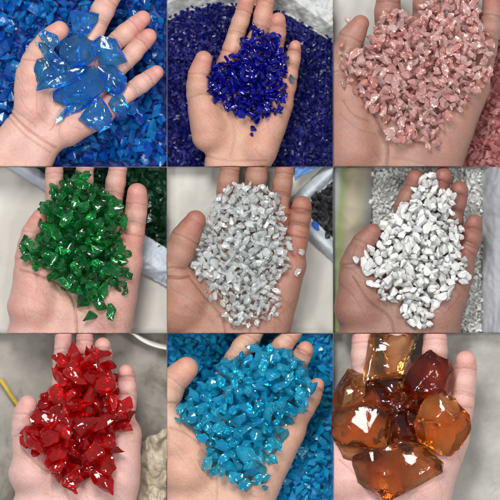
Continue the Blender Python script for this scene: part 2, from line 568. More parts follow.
def shard_mesh(name, mat, pts, thick, seed, bevel=1.2, bay=None, tilt=(0, 0), grow=1.10, scoops=9, deep=.10):
    """a big broken lump: outline in zu, given real thickness with broken facets above and below"""
    r = random.Random(seed)
    P = [Vector((p[0], p[1], 0)) for p in pts]
    c = sum(P, Vector()) / len(P)
    P = [c + (p - c) * grow for p in P]
    R = []
    for a, b in zip(P, P[1:] + P[:1]):         # broken edges are never straight
        e = b - a
        R.append(a)
        if e.length > 26:
            R.append(a.lerp(b, r.uniform(.35, .65)) + Vector((-e.y, e.x, 0)) * r.uniform(-.09, .09))
    P = R
    n = len(P)
    bm = bmesh.new()
    zt = lambda q: (q.x - c.x) * tilt[0] + (q.y - c.y) * tilt[1]
    for p in P:
        bm.verts.new((p.x, p.y, zt(p) + r.uniform(-.22, .22) * thick))
    for sg, k in ((1, 5), (-1, 4)):
        for q in range(k):                     # broken planes above and below, scattered off-centre
            a = P[int((q + r.uniform(-.3, .3)) * len(P) / k) % len(P)]
            p = c + (a - c) * r.uniform(.3, .78)
            bm.verts.new((p.x, p.y, zt(p) + sg * thick * r.uniform(.34, .66)))
    res = bmesh.ops.convex_hull(bm, input=bm.verts)
    junk = {e for k in ('geom_interior', 'geom_unused') for e in res[k] if isinstance(e, bmesh.types.BMVert)}
    bmesh.ops.delete(bm, geom=list(junk), context='VERTS')
    bmesh.ops.dissolve_limit(bm, angle_limit=math.radians(7), verts=bm.verts, edges=bm.edges)
    bmesh.ops.recalc_face_normals(bm, faces=bm.faces)
    bmesh.ops.bevel(bm, geom=[e for e in bm.edges if e.is_manifold and e.calc_face_angle(0) > .35], offset=bevel, segments=2, affect='EDGES', clamp_overlap=True)
    for lim in (30, 15, 7):
        bmesh.ops.triangulate(bm, faces=bm.faces)
        bmesh.ops.subdivide_edges(bm, edges=[e for e in bm.edges if e.calc_length() > lim], cuts=1, use_grid_fill=True)
    bmesh.ops.triangulate(bm, faces=bm.faces)
    bm.normal_update()
    mv = []
    for v in bm.verts:
        q = v.co * .045 + Vector((seed, 0, seed * .3))
        mv.append(v.normal * (mnoise.noise(q) * 1.2 + mnoise.noise(q * 2.6) * .5) * min(1, thick / 30))
    for v, d in zip(bm.verts, mv):
        v.co += d
    size = max((p - c).length for p in P)
    box = lambda: [(min(v.co[a] for v in bm.verts), max(v.co[a] for v in bm.verts)) for a in (0, 1)]
    b0 = box()
    scoop(bm, r, scoops, size, .8, 1.9, deep, .0022, .45)
    b1 = box()
    for v in bm.verts:                         # keep the lump's full size
        for a in (0, 1):
            v.co[a] = b0[a][0] + (v.co[a] - b1[a][0]) * (b0[a][1] - b0[a][0]) / (b1[a][1] - b1[a][0])
    org = bay.w(c.x, c.y, 0)
    for v in bm.verts:
        q = v.co
        v.co = Vector(((q.x - c.x) * ZU, -(q.y - c.y) * ZU, q.z * ZU))
    outward(bm)
    me = bpy.data.meshes.new(name)
    bm.to_mesh(me); bm.free()
    me.materials.append(mat)
    me.polygons.foreach_set('use_smooth', [True] * len(me.polygons))
    me.set_sharp_from_angle(angle=math.radians(22))
    return me, c


def hand_height(key, u, v):
    F, H = HEIGHTS[key]
    i = np.clip(((np.asarray(u) - F.lo[0]) / F.h).astype(int), 0, F.n[0] - 1)
    j = np.clip(((np.asarray(v) - F.lo[1]) / F.h).astype(int), 0, F.n[1] - 1)
    return H[i, j]


def in_poly(u, v, poly):
    inside = np.zeros(np.shape(u), bool)
    n = len(poly)
    for i in range(n):
        x1, y1 = poly[i]; x2, y2 = poly[(i + 1) % n]
        c = ((y1 > v) != (y2 > v)) & (u < (x2 - x1) * (v - y1) / (y2 - y1 + 1e-9) + x1)
        inside ^= c
    return inside


def deposit(key, poly, n, size, dome, seed, pack=0.62, bay=None, floor=-30):
    """drop chips one after another onto the hand; each takes the lowest of a few spots. returns u,v,z,r"""
    g = np.random.default_rng(seed)
    pu = [p[0] for p in poly]; pv = [p[1] for p in poly]
    closed = poly + [poly[0]]
    C = np.empty((0, 4))
    for q in range(n):
        s = g.uniform(*size) if q % 6 else size[1] * 1.12
        r = s / 2
        uu = g.uniform(min(pu), max(pu), 60); vv = g.uniform(min(pv), max(pv), 60)
        ok = in_poly(uu, vv, poly)
        e = seg_dist2d(uu, vv, closed)
        ok &= e > r * 0.6
        if bay:
            lim = r * 1.25
            if bay.col > 0: ok &= uu > bay.u0 + lim
            if bay.col < 2: ok &= uu < bay.u1 - lim
            if bay.row > 0: ok &= vv > bay.v0 + lim
            if bay.row < 2: ok &= vv < bay.v1 - lim
        uu, vv, e = uu[ok][:7], vv[ok][:7], e[ok][:7]
        if not len(uu): continue
        z = np.maximum(hand_height(key, uu, vv), floor) + r * 0.42
        if len(C):
            d2 = (uu[:, None] - C[None, :, 0]) ** 2 + (vv[:, None] - C[None, :, 1]) ** 2
            R = (pack * (r + C[None, :, 3])) ** 2 - d2
            zz = np.where(R > 0, C[None, :, 2] + 0.75 * np.sqrt(np.maximum(R, 0)), -1e9).max(1)
            z = np.maximum(z, zz)
        cost = z - dome * np.clip(e / 90, 0, 1) ** 0.7
        b = int(np.argmin(cost))
        C = np.vstack([C, (uu[b], vv[b], z[b], r)])
    return C


def visible(C):
    """how many zu-cells of each chip are seen from above"""
    u0, v0 = C[:, 0].min() - 60, C[:, 1].min() - 60
    nu, nv = int(C[:, 0].max() - u0) + 90, int(C[:, 1].max() - v0) + 90
    Z = np.full((nu, nv), -1e9); ID = -np.ones((nu, nv), int)
    for i, (u, v, z, r) in enumerate(C):
        rr = r * 0.85
        a, b = int(u - u0 - rr), int(v - v0 - rr); m = int(2 * rr) + 2
        X, Y = np.meshgrid(np.arange(a, a + m), np.arange(b, b + m), indexing='ij')
        d = rr * rr - (X + u0 - u) ** 2 - (Y + v0 - v) ** 2
        zz = np.where(d > 0, z + 0.6 * np.sqrt(np.maximum(d, 0)), -1e9)
        sub = Z[a:a + m, b:b + m]; up = zz > sub
        Z[a:a + m, b:b + m] = np.where(up, zz, sub)
        ID[a:a + m, b:b + m] = np.where(up, i, ID[a:a + m, b:b + m])
    return np.bincount(ID[ID >= 0], minlength=len(C))


def rand_rot(g, lean=0.9):
    return (g.gauss(0, lean), g.gauss(0, lean), g.uniform(0, 6.283))


def place_chips(bay, C, meshes, name, cat, group, zone_label, seed, limit=300, minvis=14, stuff_label=None, lean=0.9):
    g = random.Random(seed)
    vis = visible(C)
    order = np.argsort(-vis)
    lead = [i for i in order if vis[i] >= minvis][:limit]
    chosen = set(lead)
    rest = [i for i in range(len(C)) if i not in chosen]
    cu, cv = np.median(C[:, 0]), np.median(C[:, 1])
    su, sv = np.ptp(C[:, 0]), np.ptp(C[:, 1])
    for i in lead:
        u, v, z, r = C[i]
        o = bpy.data.objects.new(name, meshes[g.randrange(len(meshes))])
        o.location = bay.w(u, v, z)
        s = 2 * r * ZU
        o.scale = (s * g.uniform(.9, 1.15), s * g.uniform(.85, 1.1), s * g.uniform(.85, 1.1))
        o.rotation_euler = rand_rot(g, lean)
        link(o)
        du, dv = (u - cu) / su, (v - cv) / sv
        if dv < -0.28: zn = 'at the fingertip end of the heap'
        elif dv > 0.28: zn = 'at the wrist end of the heap'
        elif du < -0.24: zn = 'on the thumb side of the heap'
        elif du > 0.24: zn = 'on the little finger side of the heap'
        else: zn = 'in the middle of the heap'
        tag(o, zone_label + ' ' + zn, cat, group)
    if rest and stuff_label:
        vs, fs = [], []
        b = 0
        for i in rest:
            u, v, z, r = C[i]
            me = meshes[g.randrange(len(meshes))]
            M = Matrix.Translation(bay.w(u, v, z)) @ Matrix.Rotation(g.uniform(0, 6.28), 4, 'Z') @ Matrix.Rotation(g.gauss(0, lean), 4, 'X') @ Matrix.Scale(2 * r * ZU, 4)
            vs += [M @ w.co for w in me.vertices]
            fs += [tuple(b + k for k in p.vertices) for p in me.polygons]
            b += len(me.vertices)
        o = bpy.data.objects.new(name + 's', mesh_from(name + 's', vs, fs, meshes[0].materials[0]))
        link(o); tag(o, stuff_label, cat + 's', kind='stuff')
    return len(lead), len(rest)


def stray(bay, key, u, v, size, me, name, cat, group, label, seed, lift=0.3):
    g = random.Random(seed)
    o = bpy.data.objects.new(name, me)
    o.location = bay.w(u, v, max(float(hand_height(key, [u], [v])[0]), -40) + size * lift)
    s = size * ZU
    o.scale = (s, s, s)
    o.rotation_euler = rand_rot(g, 0.3)
    link(o); tag(o, label, cat, group)
    return o


def heap(bay, name, label, mats, size, zfun, mask, spacing, seed, base_mat, flat=(1, .8, .6), layers=1, nv=10):
    """a loose mass of chips: bed + many chips in ONE object (nobody could count it)"""
    g = random.Random(seed)
    ms = [chip_mesh('heap_chip', mats, seed * 31 + k, 8, flat, .35) for k in range(nv)]
    vs, fs = [], []
    b = 0
    u = bay.u0 + size[0] * .3
    pts = []
    y = bay.v0 + size[0] * .4
    while y < bay.v1:
        x = bay.u0 + size[0] * .4
        while x < bay.u1:
            pts.append((min(max(x + g.uniform(-.6, .6) * spacing, bay.u0 + size[1] * .42), bay.u1 - size[1] * .42), min(max(y + g.uniform(-.6, .6) * spacing, bay.v0 + size[1] * .42), bay.v1 - size[1] * .42))); x += spacing
        y += spacing
    for (x, y) in pts * layers:
        s = size[0] * .7 + (size[1] * 1.15 - size[0] * .7) * g.random() ** 1.5
        if not (bay.u0 + s * .4 < x < bay.u1 - s * .4 and bay.v0 + s * .4 < y < bay.v1 - s * .4): continue
        if not mask(x, y): continue
        me = ms[g.randrange(len(ms))]
        M = Matrix.Translation(bay.w(x, y, zfun(x, y) + g.uniform(0.1, .8) * s)) @ Matrix.Rotation(g.uniform(0, 6.28), 4, 'Z') @ Matrix.Rotation(g.gauss(0, .8), 4, 'X') @ Matrix.Rotation(g.gauss(0, .8), 4, 'Y') @ Matrix.Scale(s * ZU, 4)
        vs += [M @ w.co for w in me.vertices]
        fs += [tuple(b + k for k in p.vertices) for p in me.polygons]
        b += len(me.vertices)
    nchip = len(fs)
    # bed under the loose top layer
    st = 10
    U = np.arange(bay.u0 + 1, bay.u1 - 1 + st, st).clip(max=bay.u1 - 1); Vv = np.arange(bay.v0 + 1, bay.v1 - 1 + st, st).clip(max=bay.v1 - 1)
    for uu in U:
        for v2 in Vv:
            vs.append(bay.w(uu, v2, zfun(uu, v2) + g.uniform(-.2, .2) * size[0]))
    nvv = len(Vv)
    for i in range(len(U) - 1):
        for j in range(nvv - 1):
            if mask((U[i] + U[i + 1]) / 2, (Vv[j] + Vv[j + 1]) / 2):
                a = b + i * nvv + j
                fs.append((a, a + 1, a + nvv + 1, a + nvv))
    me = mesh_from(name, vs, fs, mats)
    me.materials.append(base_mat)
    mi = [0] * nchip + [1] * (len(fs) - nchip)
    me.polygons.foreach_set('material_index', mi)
    o = bpy.data.objects.new(name, me); link(o)
    tag(o, label, 'glass heap', kind='stuff')
    return o


def sheet(bay, name, mat, zfun, mask, step=6, thick=1.2, bounds=None, smooth=True):
    """a cloth / plastic / ground surface with its own relief and thickness"""
    u0, u1, v0, v1 = bounds or (bay.u0 + .8, bay.u1 - .8, bay.v0 + .8, bay.v1 - .8)
    U = np.linspace(u0, u1, int((u1 - u0) / step) + 2); V = np.linspace(v0, v1, int((v1 - v0) / step) + 2)
    idx = {}; vs = []; fs = []

    def vid(i, j):
        if (i, j) not in idx:
            idx[(i, j)] = len(vs)
            vs.append(bay.w(U[i], V[j], zfun(U[i], V[j])))
        return idx[(i, j)]
    for i in range(len(U) - 1):
        for j in range(len(V) - 1):
            if mask((U[i] + U[i + 1]) / 2, (V[j] + V[j + 1]) / 2):
                fs.append((vid(i, j), vid(i, j + 1), vid(i + 1, j + 1), vid(i + 1, j)))
    me = mesh_from(name, vs, fs, mat, smooth)
    o = bpy.data.objects.new(name, me); link(o)
    if thick:
        md = o.modifiers.new('thickness', 'SOLIDIFY'); md.thickness = thick * ZU; md.offset = -1
    return o


def tube(name, mat, pts, r, n=14):
    P = [Vector(p) for p in pts]
    vs, fs = [], []
    for i, p in enumerate(P):
        t = (P[min(i + 1, len(P) - 1)] - P[max(i - 1, 0)]).normalized()
        a = t.cross(Vector((0, 0, 1))).normalized(); b = a.cross(t)
        for k in range(n):
            an = 2 * math.pi * k / n
            vs.append(p + a * math.cos(an) * r + b * math.sin(an) * r)
    for i in range(len(P) - 1):
        for k in range(n):
            fs.append((i * n + k, i * n + (k + 1) % n, (i + 1) * n + (k + 1) % n, (i + 1) * n + k))
    fs.append(tuple(range(n))[::-1]); fs.append(tuple((len(P) - 1) * n + k for k in range(n)))
    return mesh_from(name, vs, fs, mat, True)


def fbm(u, v, s, seed=0.0, oct=4):
    return mnoise.fractal(Vector((u / s + seed, v / s - seed, seed * .37)), 1.0, 2.0, oct)


def ridge(u, v, s, seed=0.0):
    return 1 - abs(mnoise.noise(Vector((u / s + seed, v / s, seed)))) * 2


def crumple(u, v, s, seed=0.0):
    t = 0; a = 1
    for k in range(4):
        w_ = mnoise.noise(Vector((u / s * .7 + seed, v / s * .7, seed + 5))) * .8
        t += a * (abs(mnoise.noise(Vector((u / s + seed + w_, v / s - seed + w_, seed * 1.7)))) * 2 - .35)
        s *= .52; a *= .55
    return t
BAYS = {k: Bay((k - 1) // 3, (k - 1) % 3) for k in range(1, 10)}

# ------------------------------------------------------------------ hand poses (zu): fingers index..little as MCP, PIP, DIP, tip (u, v, radius)
HANDS = {
    1: dict(fingers=[[(245, 175, 36), (290, 60, 34), (320, 0, 32), (345, -30, 28)], [(275, 200, 34), (345, 122, 29), (400, 75, 27), (425, 54, 24)],
                     [(300, 245, 33), (370, 182, 28), (425, 127, 26), (443, 108, 23)], [(320, 318, 31), (395, 266, 27), (445, 232, 25), (467, 215, 22)]],
            wrist=[(88, 340, 46), (160, 400, 46)], thumb=[(98, 255, 50), (100, 185, 38), (138, 122, 32), (178, 90, 28)],
            thenar=[(92, 325, 52), (92, 225, 46)], hypo=[(200, 388, 48), (292, 335, 44)],
            arm=[((60, 395, -45, 60), (-60, 560, -50, 64)), ((120, 430, -45, 58), (30, 620, -50, 66))],
            lines=[([(30, 332), (60, 365), (105, 400), (165, 440)], 3.2, 4.5), ([(24, 348), (55, 383), (95, 418), (152, 455)], 2.6, 3.2), ([(36, 322), (75, 352), (110, 378)], 2.2, 2),
                   ([(150, 175), (190, 250), (180, 330), (150, 385)], 3, 2.6), ([(60, 250), (90, 240), (120, 215)], 2, 1.2), ([(200, 370), (240, 385), (268, 380)], 2, 1.3), ([(215, 330), (260, 330), (300, 300)], 2.4, 2)]),
    2: dict(fingers=[[(188, 195, 36), (210, 98, 27), (232, 32, 25), (240, 0, 24)], [(250, 182, 36), (281, 82, 27), (296, 5, 26), (300, -30, 24)],
                     [(308, 198, 34), (328, 122, 27), (333, 78, 25), (334, 60, 22)], [(356, 255, 31), (372, 195, 23), (382, 150, 20), (384, 137, 18)]],
            wrist=[(158, 500, 50), (262, 500, 48)], thumb=[(125, 365, 50), (101, 285, 38), (98, 222, 32), (111, 178, 27)],
            thenar=[(128, 400, 52), (118, 320, 48)], hypo=[(328, 310, 48), (280, 440, 52)],
            lines=[([(140, 300), (185, 340), (205, 400), (190, 470)], 3, 2.2), ([(110, 462), (180, 478), (300, 480)], 3, 2.4), ([(250, 400), (290, 385), (330, 345)], 2.4, 1.4), ([(100, 330), (130, 345), (150, 370)], 2, 1.2)]),
    3: dict(fingers=[[(170, 150, 50), (165, 62, 38), (168, 5, 36), (170, -30, 33)], [(270, 130, 50), (280, 35, 40), (285, -15, 38), (287, -40, 36)],
                     [(370, 140, 48), (388, 35, 40), (392, -15, 38), (394, -40, 36)], [(436, 190, 44), (464, 112, 34), (476, 45, 33), (480, -20, 32)]],
            wrist=[(70, 560, 85), (290, 560, 85)], thumb=[(60, 330, 70), (26, 215, 48), (58, 115, 38), (84, 72, 27)],
            thenar=[(60, 450, 90), (50, 300, 70)], hypo=[(402, 255, 66), (318, 430, 76)],
            lines=[([(120, 330), (150, 390), (164, 440), (160, 520)], 5, 4.5), ([(30, 300), (60, 340), (110, 360)], 3, 2.5), ([(20, 340), (70, 380), (130, 400)], 2.5, 1.6), ([(180, 470), (240, 480), (300, 500)], 2.6, 1.8)]),
    4: dict(fingers=[[(165, 175, 38), (162, 82, 28), (162, 20, 26), (164, -30, 24)], [(240, 165, 38), (246, 70, 28), (253, 10, 26), (255, -40, 24)],
                     [(320, 175, 38), (340, 82, 29), (350, 12, 27), (352, -40, 25)], [(388, 225, 36), (400, 172, 33), (406, 112, 32), (408, 79, 29)]],
            wrist=[(86, 545, 90), (318, 545, 72)], thumb=[(100, 370, 66), (84, 275, 38), (94, 200, 31), (120, 152, 25)], thumb_z=-18,
            thenar=[(96, 415, 76), (104, 330, 58)], hypo=[(368, 290, 52), (325, 440, 66)],
            lines=[([(58, 308), (110, 322), (180, 355), (220, 410), (228, 500)], 3.6, 4.5), ([(70, 318), (110, 345), (150, 400)], 2, 1.2), ([(60, 345), (120, 372), (190, 400)], 2, 1.2), ([(55, 380), (110, 400), (180, 440)], 2, 1),
                   ([(90, 330), (130, 380), (165, 450)], 2, 1.1), ([(240, 430), (300, 455), (360, 430)], 2.6, 1.6), ([(80, 430), (150, 450), (215, 460)], 2, 1)]),
    5: dict(fingers=[[(190, 175, 40), (181, 82, 32), (190, 10, 29), (195, -40, 27)], [(265, 165, 40), (263, 62, 32), (274, 0, 29), (280, -40, 27)],
                     [(330, 185, 38), (343, 82, 29), (352, 20, 27), (355, -30, 25)], [(382, 235, 36), (395, 172, 33), (402, 128, 31), (403, 119, 29)]],
            wrist=[(80, 560, 88), (285, 560, 80)], thumb=[(55, 400, 72), (20, 305, 42), (58, 215, 42), (88, 163, 31)], thumb_z=14,
            thenar=[(40, 430, 82), (60, 360, 60)], hypo=[(368, 300, 47), (315, 440, 60)],
            lines=[([(5, 330), (40, 332), (70, 326)], 4, 6), ([(70, 330), (120, 395), (165, 450), (180, 520)], 3.4, 3.6), ([(20, 370), (80, 400), (140, 460)], 2.2, 1.4), ([(320, 460), (355, 430), (385, 400)], 2.2, 1.4)]),
    6: dict(fingers=[[(215, 195, 38), (215, 125, 32), (240, 62, 29), (248, 37, 26)], [(288, 175, 38), (312, 92, 30), (326, 45, 28), (330, 29, 26)],
                     [(348, 195, 36), (366, 132, 28), (377, 84, 27), (379, 69, 25)], [(392, 255, 35), (412, 232, 30), (422, 185, 27), (424, 168, 25)]],
            wrist=[(74, 560, 88), (300, 560, 75)], thumb=[(80, 385, 68), (66, 295, 40), (95, 230, 36), (120, 196, 25)],
            thenar=[(78, 425, 72), (95, 345, 58)], hypo=[(372, 320, 50), (318, 440, 60)],
            lines=[([(60, 330), (110, 400), (170, 450), (190, 520)], 3.6, 3.6), ([(20, 350), (60, 385), (100, 450)], 2.4, 1.6), ([(320, 460), (355, 420), (385, 380)], 2.4, 1.6), ([(30, 300), (60, 310), (85, 330)], 2.4, 2)]),
    7: dict(fingers=[[(192, 195, 38), (184, 112, 29), (187, 50, 26), (189, 8, 25)], [(255, 175, 36), (250, 72, 27), (252, 25, 25), (252, -15, 24)],
                     [(313, 185, 36), (306, 78, 27), (305, 47, 25), (305, 39, 23)], [(364, 235, 36), (377, 190, 30), (376, 132, 27), (374, 120, 24)]],
            wrist=[(104, 545, 86), (340, 545, 72)], thumb=[(95, 375, 60), (72, 305, 36), (73, 245, 32), (84, 212, 27)],
            thenar=[(98, 420, 74), (108, 355, 58)], hypo=[(368, 310, 54), (345, 440, 72)],
            lines=[([(60, 340), (120, 400), (180, 440), (215, 520)], 3.2, 3), ([(40, 360), (90, 390), (140, 440)], 2.2, 1.3), ([(240, 470), (290, 490), (350, 470)], 2.4, 1.4), ([(380, 330), (400, 325), (420, 330)], 2.4, 1.6)]),
    8: dict(fingers=[[(185, 165, 42), (206, 82, 34), (250, 15, 32), (275, -30, 30)], [(270, 138, 40), (330, 62, 30), (368, 15, 28), (392, -20, 26)],
                     [(345, 150, 38), (394, 88, 27), (411, 58, 26), (415, 50, 24)], [(396, 238, 36), (428, 202, 31), (446, 164, 25), (450, 158, 21)]],
            wrist=[(40, 560, 85), (225, 560, 80)], thumb=[(30, 330, 66), (-14, 212, 46), (24, 146, 41), (62, 108, 35)], thumb_z=10,
            thenar=[(58, 410, 84), (80, 330, 60)], hypo=[(362, 300, 48), (262, 440, 66)],
            lines=[([(10, 285), (60, 300), (110, 350), (150, 430), (150, 510)], 3.2, 3), ([(20, 330), (70, 370), (110, 440)], 2.2, 1.3), ([(250, 480), (300, 450), (340, 400)], 2.4, 1.4), ([(100, 190), (130, 175), (160, 150)], 2.4, 1.5)]),
    9: dict(fingers=[[(110, 205, 48), (95, 102, 37), (93, 30, 35), (92, -30, 32)], [(212, 175, 48), (195, 72, 36), (192, -5, 34), (192, -40, 32)],
                     [(310, 185, 46), (306, 92, 37), (307, 20, 35), (308, -30, 33)], [(376, 245, 41), (391, 182, 36), (397, 108, 33), (398, 85, 30)]],
            wrist=[(60, 570, 88), (262, 570, 84)], thumb=[(40, 380, 78), (-30, 300, 45), (-60, 230, 40), (-80, 180, 32)],
            thenar=[(50, 430, 88), (60, 360, 68)], hypo=[(348, 320, 60), (268, 450, 76)],
            lines=[([(20, 380), (80, 430), (130, 480), (150, 530)], 3.2, 3), ([(220, 480), (280, 470), (330, 430)], 2.6, 1.6), ([(370, 250), (390, 246), (412, 248)], 2.4, 2)]),
}
SKIN = {  # base, ruddy, crease
    1: ((.62, .395, .335), (.60, .27, .235), (.33, .14, .10)),
    2: ((.54, .32, .235), (.51, .22, .165), (.28, .12, .08)),
    3: ((.37, .215, .165), (.36, .15, .115), (.12, .05, .035)),
    4: ((.57, .35, .295), (.55, .235, .20), (.30, .12, .09)),
    5: ((.375, .21, .15), (.36, .135, .10), (.13, .05, .035)),
    6: ((.30, .17, .13), (.29, .11, .085), (.10, .04, .03)),
    7: ((.66, .45, .40), (.64, .32, .295), (.36, .17, .14)),
    8: ((.60, .385, .29), (.57, .27, .20), (.32, .15, .10)),
    9: ((.70, .465, .41), (.68, .33, .295), (.40, .18, .15)),
}
HAND_LABELS = {
    1: 'pale open hand with forearm showing, holding large blue glass shards',
    2: 'open hand cupping a mound of dark cobalt blue chips over a white sack',
    3: 'close-up hand filled with pink glass chips',
    4: 'open hand heaped with green glass chips, thumb hidden behind them',
    5: 'brownish open hand heaped with clear colourless glass chips',
    6: 'brownish open hand heaped with opaque white chips',
    7: 'pale pink open hand holding red glass lumps above the grey floor',
    8: 'open hand with raised thumb holding turquoise glass pieces',
    9: 'pale open hand carrying large brown amber glass lumps',
}
for k in range(1, 10):
    build_hand(BAYS[k], k, HANDS[k], skin_mat('skin', *SKIN[k]), HAND_LABELS[k])

# ------------------------------------------------------------------ glass in the hands
# 1: large blue shards
M_BLUE = glass_mat('blue_glass', (.50, .86, .99), (.66, .93, 1), .015, .25, .15, (.04, .48, .97), 75, .2, 160, (.008, .32, .88), (.02, .46, .95), .45, 60)
SH1 = [
    ([(215, 35), (235, 45), (255, 45), (290, 40), (285, 65), (262, 95), (240, 108), (215, 85)], 24, 'pointed blue glass shard lying across the base of the index finger'),
    ([(120, 105), (140, 92), (170, 110), (176, 130), (155, 141), (135, 127)], 22, 'small dark blue shard leaning against the thumb tip'),
    ([(108, 130), (120, 128), (165, 165), (200, 195), (190, 206), (150, 187), (115, 153)], 18, 'long thin blue sliver slanting below the thumb'),
    ([(188, 125), (245, 105), (265, 125), (280, 165), (260, 190), (215, 197), (185, 172)], 30, 'broad blue shard at the top middle of the palm'),
    ([(120, 180), (150, 175), (200, 205), (196, 225), (150, 235), (112, 245), (106, 225)], 20, 'flat blue shard with a clear window resting on the thumb base'),
    ([(115, 268), (122, 245), (165, 212), (220, 218), (228, 240), (172, 262)], 24, 'wedge-shaped deep blue shard nearest the wrist on the thumb side'),
    ([(168, 268), (235, 225), (270, 202), (310, 235), (306, 262), (275, 286), (195, 309), (170, 292)], 34, 'largest blue shard, in the centre of the palm'),
    ([(285, 135), (310, 112), (345, 120), (360, 150), (373, 180), (330, 195), (300, 180)], 28, 'pale edged blue shard lying across the middle and ring fingers'),
    ([(295, 202), (335, 195), (373, 230), (366, 265), (340, 279), (310, 252)], 28, 'thick blue shard at the roots of the ring and little fingers'),
    ([(172, 363), (175, 346), (225, 306), (275, 296), (270, 316), (215, 346)], 20, 'long light blue sliver lowest on the palm, pointing to the wrist'),
    ([(240, 355), (270, 320), (290, 293), (330, 350), (325, 370), (296, 391)], 26, 'blocky blue shard at the outer edge of the palm below the little finger'),
    ([(325, 310), (345, 280), (365, 280), (378, 320), (375, 345), (345, 332)], 22, 'small bright blue shard on the base of the little finger'),
    ([(379, 312), (398, 304), (411, 328), (396, 341), (378, 336)], 14, 'tiny blue shard hanging off the side of the little finger'),
    ([(195, 195), (245, 190), (262, 208), (235, 232), (205, 226)], 20, 'blue shard wedged between the largest shard and the broad top one'),
    ([(262, 122), (290, 130), (300, 150), (280, 172), (268, 150)], 16, 'narrow blue shard in the gap between the two upper shards'),
]
Z1 = {6: 16, 3: 10, 7: 8, 8: 10, 10: 8}
for i, (pts, th, lab) in enumerate(SH1):
    g = random.Random(i + 40)
    me, c = shard_mesh('glass_shard', M_BLUE, pts, th, (100, 741, 102, 103, 104, 105, 106, 107, 108, 109, 110, 111, 112, 113, 114)[i], .35, BAYS[1], (g.uniform(-.12, .12), g.uniform(-.12, .12)), 1.15, 6, .055)
    o = bpy.data.objects.new('glass_shard', me)
    o.location = BAYS[1].w(c.x, c.y, max(float(np.max(hand_height(1, [p[0] for p in pts] + [c.x], [p[1] for p in pts] + [c.y]))), -30) + th * .30 + Z1.get(i, 0))
    link(o); tag(o, lab, 'glass shard', 'large blue shards in the pale hand')

# 9: amber lumps
M_AMB = glass_mat('amber_glass', (.97, .84, .58), (.98, .88, .66), .012, .22, .05, (.70, .38, .095), 60, .15, 150, (.14, .06, .018), (.24, .11, .03), .4, 65)
M_AMB4 = glass_mat('golden_amber_glass', (.99, .88, .56), (.99, .90, .62), .012, .28, .05, (.82, .48, .09), 60, .15, 150, (.34, .17, .02), (.42, .22, .03), .4, 65)
M_AMB2 = glass_mat('pale_amber_glass', (.97, .88, .68), (.98, .90, .72), .012, .40, .05, (.82, .54, .20), 40, .15, 120, (.36, .18, .06), (.42, .24, .09), .4, 65)
M_AMB3 = glass_mat('dark_amber_glass', (.88, .52, .32), (.90, .57, .36), .012, .18, .06, (.58, .23, .07), 58, .4, 150, (.07, .015, .010), (.10, .025, .014), .4, 65)
SH9 = [
    ([(122, 12), (190, 12), (248, 12), (240, 60), (215, 120), (200, 132), (140, 135), (106, 142), (100, 72)], 40, M_AMB2, 'pale see-through amber lump across the fingers'),
    ([(282, 60), (315, 60), (355, 120), (356, 168), (330, 186), (290, 182), (250, 196), (215, 172), (235, 110)], 60, M_AMB3, 'dark red-brown amber lump resting on the ring finger'),
    ([(128, 138), (205, 122), (228, 160), (216, 195), (180, 210), (140, 195)], 50, M_AMB, 'orange amber lump between the pale one and the dark red one'),
    ([(18, 165), (50, 115), (95, 130), (127, 160), (112, 192), (42, 240), (10, 240), (5, 208)], 54, M_AMB, 'brown amber lump on the index finger side with a pointed top'),
    ([(10, 246), (60, 220), (120, 208), (180, 206), (176, 335), (90, 341), (20, 322), (6, 290)], 62, M_AMB, 'broad brown amber lump over the thumb base'),
    ([(178, 246), (215, 238), (248, 278), (248, 320), (215, 334), (178, 334)], 52, M_AMB3, 'dark amber lump in the centre with a bright glint'),
    ([(250, 272), (275, 216), (300, 190), (345, 180), (377, 196), (406, 270), (401, 300), (350, 361), (320, 356), (266, 336)], 70, M_AMB4, 'golden amber lump with a striated face beside the little finger'),
    ([(70, 426), (85, 370), (150, 340), (230, 330), (290, 350), (321, 370), (306, 416), (250, 441), (180, 491), (140, 481)], 64, M_AMB, 'largest amber lump, lowest in the palm by the wrist'),
    ([(12, 325), (70, 338), (130, 342), (142, 365), (85, 384), (30, 362)], 36, M_AMB, 'small amber lump under the broad one at the thumb base'),
    ([(100, 150), (170, 150), (240, 130), (272, 200), (255, 270), (185, 262), (120, 225)], 36, M_AMB3, 'dark amber lump almost buried in the middle of the other lumps'),
    ([(165, 235), (230, 225), (282, 262), (285, 345), (220, 356), (158, 350)], 34, M_AMB, 'orange amber lump buried under the dark glinting one'),
]
Z9 = {1: 14, 2: 4, 3: 8, 4: 18, 5: 2, 6: 24, 7: 8, 8: -6}
for i, (pts, th, m, lab) in enumerate(SH9):
    g = random.Random(i + 80)
    me, c = shard_mesh('glass_lump', m, pts, th * 1.2, 300 + i, .9, BAYS[9], (g.uniform(-.1, .1), g.uniform(-.1, .1)))
    o = bpy.data.objects.new('glass_lump', me)
    o.location = BAYS[9].w(c.x, c.y, max(float(np.median(hand_height(9, [p[0] for p in pts] + [c.x], [p[1] for p in pts] + [c.y]))), -30) + th * .42 + Z9.get(i, 0))
    link(o); tag(o, lab, 'glass lump', 'amber lumps in the pale hand')

